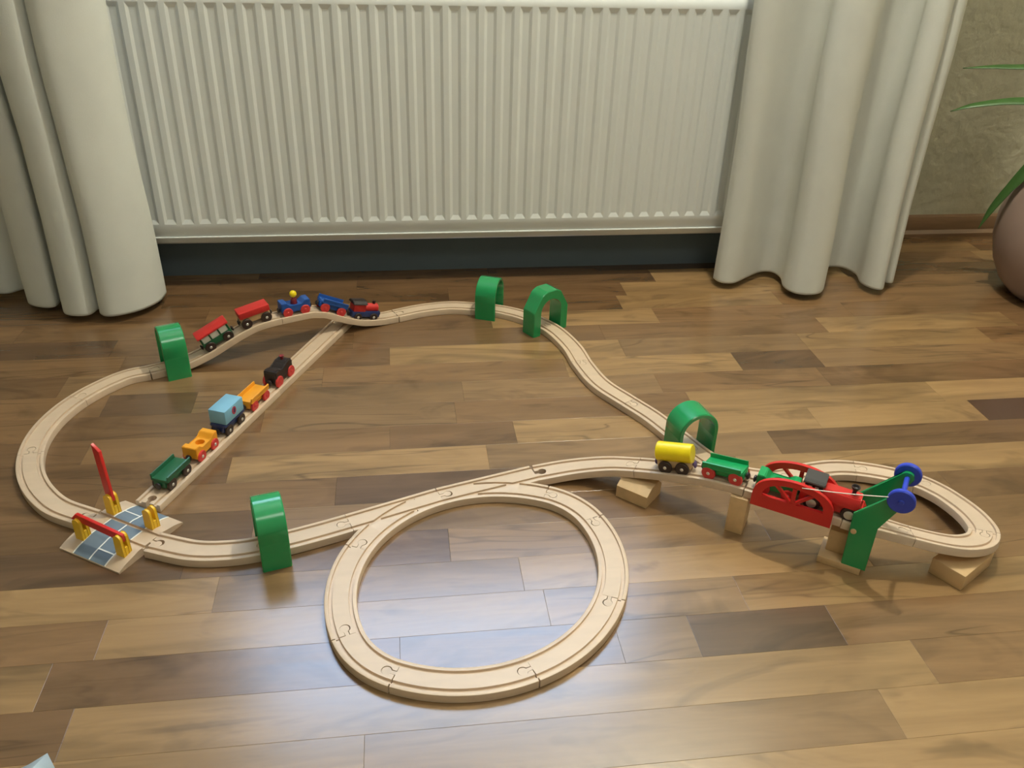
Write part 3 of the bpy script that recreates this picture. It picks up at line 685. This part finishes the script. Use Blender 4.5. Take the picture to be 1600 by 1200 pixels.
# siding train
car('dark green open wagon with steel-hubbed wheels, last on the siding', D, .060, gondola, .058, MGD, MWK)
car('amber seat wagon with an empty round hole and red wheels on the siding', D, .1335, seat_wagon, MORG, MWR)
def flat_navy(root):
    bm = bmesh.new(); box(bm, (0, 0, .0145), (.056, .0205, .012), .0012); box(bm, (0, 0, .0205), (.056, .0285, .0045), .0012); obj('chassis', bm, MNAV, root); wheels(root, .035, MWK); couplers(root, .056)
car('navy flat wagon carrying the light blue box', D, .210, flat_navy)
cb = thing('cargo_box', 'light blue cargo box with a round red emblem on the navy wagon', 'toy box', None)
bm = bmesh.new(); box(bm, (0, 0, .0125), (.052, .030, .0245), .0015); obj('box_body', bm, MLB, cb)
bm = bmesh.new(); prism(bm, [(.0055*math.cos(a)-.001, .0145+.0068*math.sin(a)) for a in [2*math.pi*k/20 for k in range(20)]], -.0154, -.0149, 'Y'); e_ = obj('emblem', bm, MPINK, cb)
bm = bmesh.new(); prism(bm, [(-.001, .0185), (-.0028, .016), (-.0012, .0148), (-.0030, .0125), (.0004, .0100), (.0012, .0145), (.0022, .0165)], -.0157, -.0153, 'Y'); obj('emblem_figure', bm, MNAV, e_)
cb.matrix_world = D.mtx(.210, .0030) @ T(0, 0, .0230)
car('amber open wagon with red wheels behind the black engine', D, .2875, gondola, .058, MORG, MWR, hub=MWR)
def engine_black(root):
    bm = bmesh.new()
    prof = [(-.029, .009), (.027, .009), (.029, .013), (.029, .030), (.026, .0345), (.014, .0365), (.006, .034), (.000, .028), (-.006, .0255), (-.010, .026), (-.013, .031), (-.017, .0335), (-.026, .0335), (-.029, .031)]
    prism(bm, prof, -.0125, .0125, 'Y'); bmesh.ops.bevel(bm, geom=bm.edges[:], offset=.0022, segments=3, affect='EDGES'); obj('body', bm, MBK, root)
    bm = bmesh.new(); lathe(bm, [(0, .033), (.0030, .033), (.0026, .039), (.0046, .0425), (.0030, .0425), (0, .041)], T(.016, 0, 0), 16); f = obj('funnel', bm, MFIGR, root); f['label'] = 'dark red funnel'
    wheels(root, .040, MWR, r=.0108, hub=MWR); couplers(root, .058)
car('black toy steam engine with red wheels at the head of the siding train', D, .372, engine_black, name='locomotive', cat='toy locomotive')
# ramp train
def coach(root):
    bm = bmesh.new(); box(bm, (0, 0, .0145), (.058, .0245, .012), .0012); obj('chassis', bm, MGD, root)
    bm = bmesh.new(); box(bm, (0, 0, .0275), (.0545, .0215, .0145), .0008); w_ = obj('window_block', bm, MWHT, root); w_['label'] = 'white window band'
    bm = bmesh.new()
    for x in (-.0265, -.009, .009, .0265):
        for s_ in (-1, 1): box(bm, (x, s_*.0112, .0275), (.003, .0016, .0155))
    for x in (-.0277, .0277): box(bm, (x, 0, .0275), (.0015, .024, .0155))
    obj('window_posts', bm, MGD, root)
    bm = bmesh.new(); prism(bm, [(-.016, .0345), (.016, .0345), (.0165, .0375), (.009, .0415), (-.009, .0415), (-.0165, .0375)], -.0315, .0315, 'X'); bmesh.ops.bevel(bm, geom=bm.edges[:], offset=.0008, segments=2, affect='EDGES'); f = obj('roof', bm, MREDM, root); f['label'] = 'red roof'
    wheels(root, .037, MWK, r=.0100); couplers(root, .058)
car('green passenger coach with white windows and red roof, climbing the ramp', C, .1335, coach, name='passenger_coach', cat='toy coach')
def box_wagon(root):
    bm = bmesh.new(); box(bm, (0, 0, .0165), (.056, .0215, .013), .001); obj('chassis', bm, MBLK, root)
    bm = bmesh.new(); box(bm, (0, 0, .0285), (.058, .029, .0125), .0012); f = obj('load_block', bm, MREDM, root); f['label'] = 'red block top'
    wheels(root, .038, MWK, r=.0100); couplers(root, .056)
car('natural wood wagon with a red block top behind the green coach', C, .209, box_wagon)
car('blue seat wagon with red wheels carrying the yellow-headed figure', C, .285, seat_wagon, MBLU, MWR, hub=MWR)
pf = thing('peg_figure', 'yellow-headed wooden peg figure riding in the blue wagon', 'toy figure')
bm = bmesh.new(); lathe(bm, [(0, 0), (.0062, 0), (.0062, .010), (.0055, .017), (.003, .020), (0, .021)], None, 20); obj('torso', bm, MFIGR, pf)
bm = bmesh.new(); bmesh.ops.create_uvsphere(bm, u_segments=20, v_segments=14, radius=.0068, matrix=T(0, 0, .0262)); obj('head', bm, MYEL, pf)
pf.matrix_world = C.mtx(.285, .0030) @ T(0, 0, .0140)
car('blue open wagon with red wheels behind the red and blue engine', C, .3565, gondola, .058, MBLU, MWR, hub=MWR)
def engine_small(root):
    bm = bmesh.new(); box(bm, (0, 0, .0135), (.060, .0235, .012), .0015); obj('chassis', bm, MNAV, root)
    bm = bmesh.new(); cyl(bm, (-.004, 0, .0245), (.0275, 0, .0245), .0088, seg=24, bev=.0012); obj('boiler', bm, MREDM, root)
    bm = bmesh.new(); box(bm, (-.0145, 0, .0265), (.0255, .0225, .016), .001); obj('cab', bm, MREDM, root)
    bm = bmesh.new(); prism(bm, [(-.0140, .034), (.0140, .034), (.0145, .036), (.0085, .0405), (-.0085, .0405), (-.0145, .036)], -.0300, -.0005, 'X'); bmesh.ops.bevel(bm, geom=bm.edges[:], offset=.0007, segments=2, affect='EDGES'); f = obj('roof', bm, MBK, root); f['label'] = 'black roof'
    bm = bmesh.new(); cyl(bm, (.0185, 0, .032), (.0185, 0, .0385), .0027, .0034, seg=14); obj('funnel', bm, MBK, root)
    wheels(root, .034, MWK, r=.0082, hubr=.0030); couplers(root, .060)
car('small red and blue engine with a black roof, coming down the ramp', C, .4315, engine_small, name='locomotive', cat='toy locomotive')
# bridge train : positions measured from the upper end of the sloping straight
def back(s_): return main.near(.337, 1.0105)-s_
def flipm(s_):   # face the other way along the path
    return main.mtx(s_, .0030) @ Matrix.Rotation(math.pi, 4, 'Z')
def car2(label, s_, builder, *a, name='wagon', cat='toy wagon', dz=0, **k):
    root = thing(name, label, cat, None, 'toy trains on the railway'); builder(root, *a, **k); root.matrix_world = flipm(back(s_)) @ T(0, 0, dz); return root
def tank(root):
    bm = bmesh.new(); box(bm, (0, 0, .0160), (.050, .0195, .015), .001); f = obj('chassis', bm, MBLK, root)
    bm = bmesh.new(); cyl(bm, (-.0262, 0, .0300), (.0262, 0, .0300), .0142, seg=32, bev=.0010); f = obj('tank', bm, MYEL, root); f['label'] = 'yellow cylinder tank'
    wheels(root, .025, MWK, r=.0102); couplers(root, .051, MPUR)
car2('yellow tank wagon on a pale wooden chassis with dark wheels', .060, tank)
car2('bright green open wagon with red wheels on the sloping track', .1335, gondola, .060, MGC, MWR, wb=.040, r=.0102)
car2('bright green seat wagon half hidden behind the red bridge side', .2055, seat_wagon, MGC, MWR)
def engine_big(root):
    bm = bmesh.new(); box(bm, (-.002, 0, .0160), (.080, .0235, .015), .0012)
    prism(bm, [(.030, .009), (.044, .009), (.044, .013), (.038, .0235), (.030, .0235)], -.012, .012, 'Y'); obj('chassis', bm, MRED, root)
    bm = bmesh.new(); prism(bm, [(-.0150, .0205), (.0150, .0205), (.0150, .027), (.0090, .0365), (-.0090, .0365), (-.0150, .027)], -.015, .034, 'X'); bmesh.ops.bevel(bm, geom=bm.edges[:], offset=.0012, segments=2, affect='EDGES'); obj('boiler', bm, MRED, root)
    bm = bmesh.new(); box(bm, (-.0270, 0, .0315), (.0235, .0235, .019), .001); cb_ = obj('cab', bm, MBK, root)
    for s_ in (-1, 1):
        for x in (-.0315, -.0230):
            bm = bmesh.new(); box(bm, (x, s_*.0119, .0335), (.0050, .0008, .007), .0002); obj('cab_window', bm, MWHT, cb_)
    bm = bmesh.new(); prism(bm, [(-.0160, .0410), (.0160, .0410), (.0160, .0440), (.0120, .0470), (-.0120, .0470), (-.0160, .0440)], -.0410, -.0130, 'X'); bmesh.ops.bevel(bm, geom=bm.edges[:], offset=.0007, segments=2, affect='EDGES'); obj('roof', bm, MROOF, root)
    bm = bmesh.new(); lathe(bm, [(0, .036), (.0030, .036), (.0026, .042), (.0058, .0475), (.0058, .0490), (.0045, .0490), (.0030, .046), (0, .045)], T(.0225, 0, 0), 22); obj('funnel', bm, MBK, root)
    wheels(root, .049, MWK, r=.0112, hubr=.0072); couplers(root, .084)
car2('large red engine with black cab and cup-shaped funnel crossing the bridge', .2780, engine_big, name='locomotive', cat='toy locomotive')

# ------------------------------------------------------------ red lift bridge and its green tower
ba, bb = ms[11], ms[12]
br = thing('lift_bridge', 'red arched lift bridge section carrying the green and red train', 'toy bridge', T(0, 0, 0))
org = main.frame((ba+bb)/2)[0]; bang = math.atan2(org.y-main.frame(ba)[0].y, org.x-main.frame(ba)[0].x)
br.matrix_world = Matrix.Translation((org.x, org.y, 0)) @ Matrix.Rotation(R(-35), 4, 'Z')
bm = bmesh.new(); Lb = (bb-ba)/2-.0005; zt = .0735
prism(bm, [(u, v+zt) for u, v in profile(.0385)], -Lb, Lb, 'X'); obj('deck', bm, MT, br)
def arch_side(y0):
    bm = bmesh.new(); h = .0535; z0 = .0590; n = 20
    top = [(-h, z0), (-h, z0+.015)]+[(-h*math.cos(math.pi*k/n)*1.0, z0+.017+.036*math.sin(math.pi*k/n)**.8) for k in range(1, n)]+[(h, z0+.015), (h, z0)]
    innr = []
    zi = z0+.0195
    cnt = 16; O = []; I = []
    for k in range(n+1):
        a = math.pi*k/n; ox = -h*math.cos(a); oz = z0+.016+.038*math.sin(a)**.75 if 0 < k < n else z0+.016
        ix = -(h-.013)*math.cos(a); iz = zi+.0255*math.sin(a)**.8 if 0 < k < n else zi
        O.append((ox, oz)); I.append((ix, iz))
    t = .0055
    def ring(P_, Q_):
        A_ = [bm.verts.new((x, y0-t/2, z)) for x, z in P_]; B_ = [bm.verts.new((x, y0-t/2, z)) for x, z in Q_]
        C_ = [bm.verts.new((x, y0+t/2, z)) for x, z in P_]; D_ = [bm.verts.new((x, y0+t/2, z)) for x, z in Q_]
        for i in range(len(P_)-1):
            bm.faces.new((A_[i], A_[i+1], B_[i+1], B_[i])); bm.faces.new((C_[i], D_[i], D_[i+1], C_[i+1]))
            bm.faces.new((A_[i], C_[i], C_[i+1], A_[i+1])); bm.faces.new((B_[i], B_[i+1], D_[i+1], D_[i]))
        bm.faces.new((A_[0], B_[0], D_[0], C_[0])); bm.faces.new((A_[-1], C_[-1], D_[-1], B_[-1]))
    ring(O, I)
    prism(bm, [(-h, z0), (h, z0), (h, z0+.0165), (h-.0125, zi), (-h+.0125, zi), (-h, z0+.0165)], y0-t/2+.0001, y0+t/2-.0001, 'Y')
    for xa_, xb_, w in ((0, 0, .0055), (-.001, -.024, .005), (.001, .024, .005)):
        z1 = zi+.0245 if xa_ == xb_ else zi+.021
        prism(bm, [(xa_-w/2, zi-.001), (xa_+w/2, zi-.001), (xb_+w/2, z1), (xb_-w/2, z1)], y0-t/2+.0002, y0+t/2-.0002, 'Y')
    return bm
for s_ in (-1, 1): obj('arch_side', arch_side(s_*.0228), MRED, br)
# tower
TA = -36
tw = thing('bridge_tower', 'green two-plate bridge tower with blue winding knobs and white string', 'toy crane', Matrix.Translation((.587, .800, 0)) @ Matrix.Rotation(R(TA), 4, 'Z'))
def plate(y0):
    bm = bmesh.new(); kx, kz, kr = .0275, .1375, .0085
    pts = [(-.0195, .010), (.0115, .010), (.0105, .083)]
    d = Vector((kx-.0105, kz-.083)).normalized(); nn = Vector((d.y, -d.x))
    a0 = math.atan2(nn.y, nn.x)
    pts += [(kx+kr*math.cos(a0+math.pi*k/10), kz+kr*math.sin(a0+math.pi*k/10)) for k in range(11)]
    pts += [(-.0215, .094)]
    prism(bm, pts, y0-.0028, y0+.0028, 'Y'); bmesh.ops.bevel(bm, geom=[e for e in bm.edges if e.calc_length() > .01], offset=.0009, segments=2, affect='EDGES')
    return obj('side_plate', bm, MG, tw)
plate(0); plate(.050)
bm = bmesh.new(); box(bm, (-.005, .025, .0565), (.026, .0440, .006), .0008); obj('cross_deck', bm, MBLK, tw)
bm = bmesh.new(); cyl(bm, (.0275, -.009, .1375), (.0275, .059, .1375), .0034, seg=16); obj('axle', bm, MKNB, tw)
for y0, s_ in ((-.0032, -1), (.0532, 1)):
    bm = bmesh.new(); cyl(bm, (.0275, y0, .1375), (.0275, y0+s_*.0075, .1375), .0168, seg=36, bev=.0014); kb = obj('winding_knob', bm, MKNB, tw)
    bm = bmesh.new(); cyl(bm, (.0275, y0+s_*.0070, .1375), (.0275, y0+s_*.0090, .1375), .0040, .0030, seg=16); obj('axle_cap', bm, MKNB, kb)
bm = bmesh.new(); cyl(bm, (-.0155, -.0050, .068), (-.0155, -.0025, .068), .0038, seg=16, bev=.0006); obj('wooden_plug', bm, MBLK, tw)
bm = bmesh.new(); box(bm, (-.022, .020, .0055), (.056, .046, .011), .0008); obj('foot_board', bm, MBLK, tw)
bm = bmesh.new(); box(bm, (-.026, .030, .0285), (.036, .030, .035), .0012); obj('riser_block', bm, MBLK, tw)
wtm = tw.matrix_world; p0 = wtm.inverted() @ (br.matrix_world @ Vector((.008, -.0260, .1090)))
bm = bmesh.new(); q0 = Vector((.0120, -.0105, .1400)); tube(bm, [p0+(q0-p0)*k/10+Vector((0, 0, -.0015*math.sin(math.pi*k/10))) for k in range(11)], .0007, 8); obj('string', bm, MSTR, tw)

# ------------------------------------------------------------ wooden blocks
def block(label, corner, ex, ey, h, chamfer=0, z0=0, tilt=0):
    """corner + edge vectors on the floor"""
    e1, e2 = Vector(ex), Vector(ey); a = math.atan2(e1.y, e1.x); l1, l2 = e1.length, e2.length
    ctr = Vector(corner)+(e1+e2)/2; s_ = 1 if e1.x*e2.y-e1.y*e2.x > 0 else -1
    bm = bmesh.new()
    if chamfer: prism(bm, [(-l2/2*s_, 0), (l2/2*s_, 0), (l2/2*s_, h-chamfer), (l2/2*s_-chamfer*s_, h), (-l2/2*s_+chamfer*1.6*s_, h), (-l2/2*s_, h-chamfer)], -l1/2, l1/2, 'X')
    else: box(bm, (0, 0, h/2), (l1, l2, h), .0010)
    o = obj('wooden_block', bm, MBLK, None, Matrix.Translation((ctr.x, ctr.y, z0)) @ Matrix.Rotation(a, 4, 'Z') @ Matrix.Rotation(tilt, 4, 'X'))
    tag(o, label, 'wooden block', 'wooden support blocks'); return o
block('chamfered wooden block propping the rising curve under the yellow tank wagon', (.305, .993), (.037, -.034), (.030, .036), .0285, .009)
block('tall wooden block under the green wagon, left end of the red bridge', (.4385, .904), (.0205, -.0135), (.026, .030), .0610)
block('flat wooden block under the right corner of the railway', (.711, .753), (.068, .041), (-.022, .040), .0245)

# ------------------------------------------------------------ potted plant
pt = thing('potted_plant', 'large round grey-brown pot with arching green leaves at the right edge', 'potted plant', T(1.505, 1.62, 0))
prof = [(0, .0), (.105, .0), (.125, .006), (.150, .03), (.172, .07), (.186, .12), (.188, .17), (.180, .22), (.163, .27), (.150, .30), (.150, .33), (.158, .335), (.158, .350), (.146, .350), (.140, .335), (.140, .30), (0, .295)]
bm = bmesh.new(); lathe(bm, prof, None, 48); obj('pot', bm, MPOT, pt)
bm = bmesh.new(); lathe(bm, [(0, .297), (.139, .297), (.138, .312), (0, .316)], None, 32); obj('soil', bm, MSOIL, pt)
def leaf(pts, w, roll=0, name='leaf', m=MLEAF):
    P_ = catmull(pts, 8); bm = bmesh.new(); n = len(P_); G = []
    for i, p in enumerate(P_):
        t = i/(n-1); a = Vector(P_[min(i+1, n-1)])-Vector(P_[max(i-1, 0)]); a.normalize(); sd = a.cross(Vector((0, 0, 1)))
        if sd.length < .05: sd = Vector((1, 0, 0))
        sd.normalize(); nn = sd.cross(a); sd = (sd*math.cos(roll)+nn*math.sin(roll)); nn = sd.cross(a); ww = w*(.35+.65*math.sin(math.pi*min(1, t*1.1+.12))) if t < .7 else w*(.35+.65*math.sin(math.pi*.89))*(1-((t-.7)/.3)**1.6)
        ww = max(ww, .0006); p = Vector(p); G.append([bm.verts.new(p-sd*ww+nn*ww*.25), bm.verts.new(p), bm.verts.new(p+sd*ww+nn*ww*.25)])
    for A_, B_ in zip(G, G[1:]):
        for k in range(2): bm.faces.new((A_[k], A_[k+1], B_[k+1], B_[k]))
    o = obj(name, bm, m, pt, ang=80); md = o.modifiers.new('t', 'SOLIDIFY'); md.thickness = .0012; return o
leaf([(0, 0, .30), (-.03, .02, .42), (-.12, .08, .478), (-.22, .13, .478), (-.300, .165, .470)], .013, .5)
leaf([(0, -.01, .30), (-.03, .0, .38), (-.10, .03, .415), (-.20, .08, .418), (-.28, .11, .405), (-.325, .13, .388)], .015, .5)
lf = leaf([(-.02, -.02, .30), (-.06, 0, .345), (-.12, .03, .34), (-.165, .05, .275), (-.195, .07, .20), (-.212, .08, .140)], .020, .7)
for k in range(11):
    a = -1.1+k*.22+random.uniform(-.1, .1); L_ = random.uniform(.25, .38); hz = random.uniform(.5, .7); c_, s_ = math.cos(a), math.sin(a)
    leaf([(0, 0, .30), (c_*L_*.2, s_*L_*.2, hz*.85), (c_*L_*.55, s_*L_*.55, hz), (c_*L_*.85, s_*L_*.85, hz*.9), (c_*L_, s_*L_, hz*.72)], .012)

# ------------------------------------------------------------ crumpled wrapper in the front left corner
bm = bmesh.new()
pv = [(-.368, .604, .004), (-.377, .616, .012), (-.392, .606, .010), (-.42, .596, .004), (-.44, .57, .003), (-.40, .55, .014), (-.36, .56, .003), (-.385, .588, .020)]
V = [bm.verts.new(p) for p in pv]
for i in range(7): bm.faces.new((V[i], V[(i+1) % 7], V[7]))
w = obj('wrapper', bm, MPAPER, None, ang=5); md = w.modifiers.new('t', 'SOLIDIFY'); md.thickness = .0008
tag(w, 'crumpled shiny pale blue wrapper in the front left corner', 'wrapper')
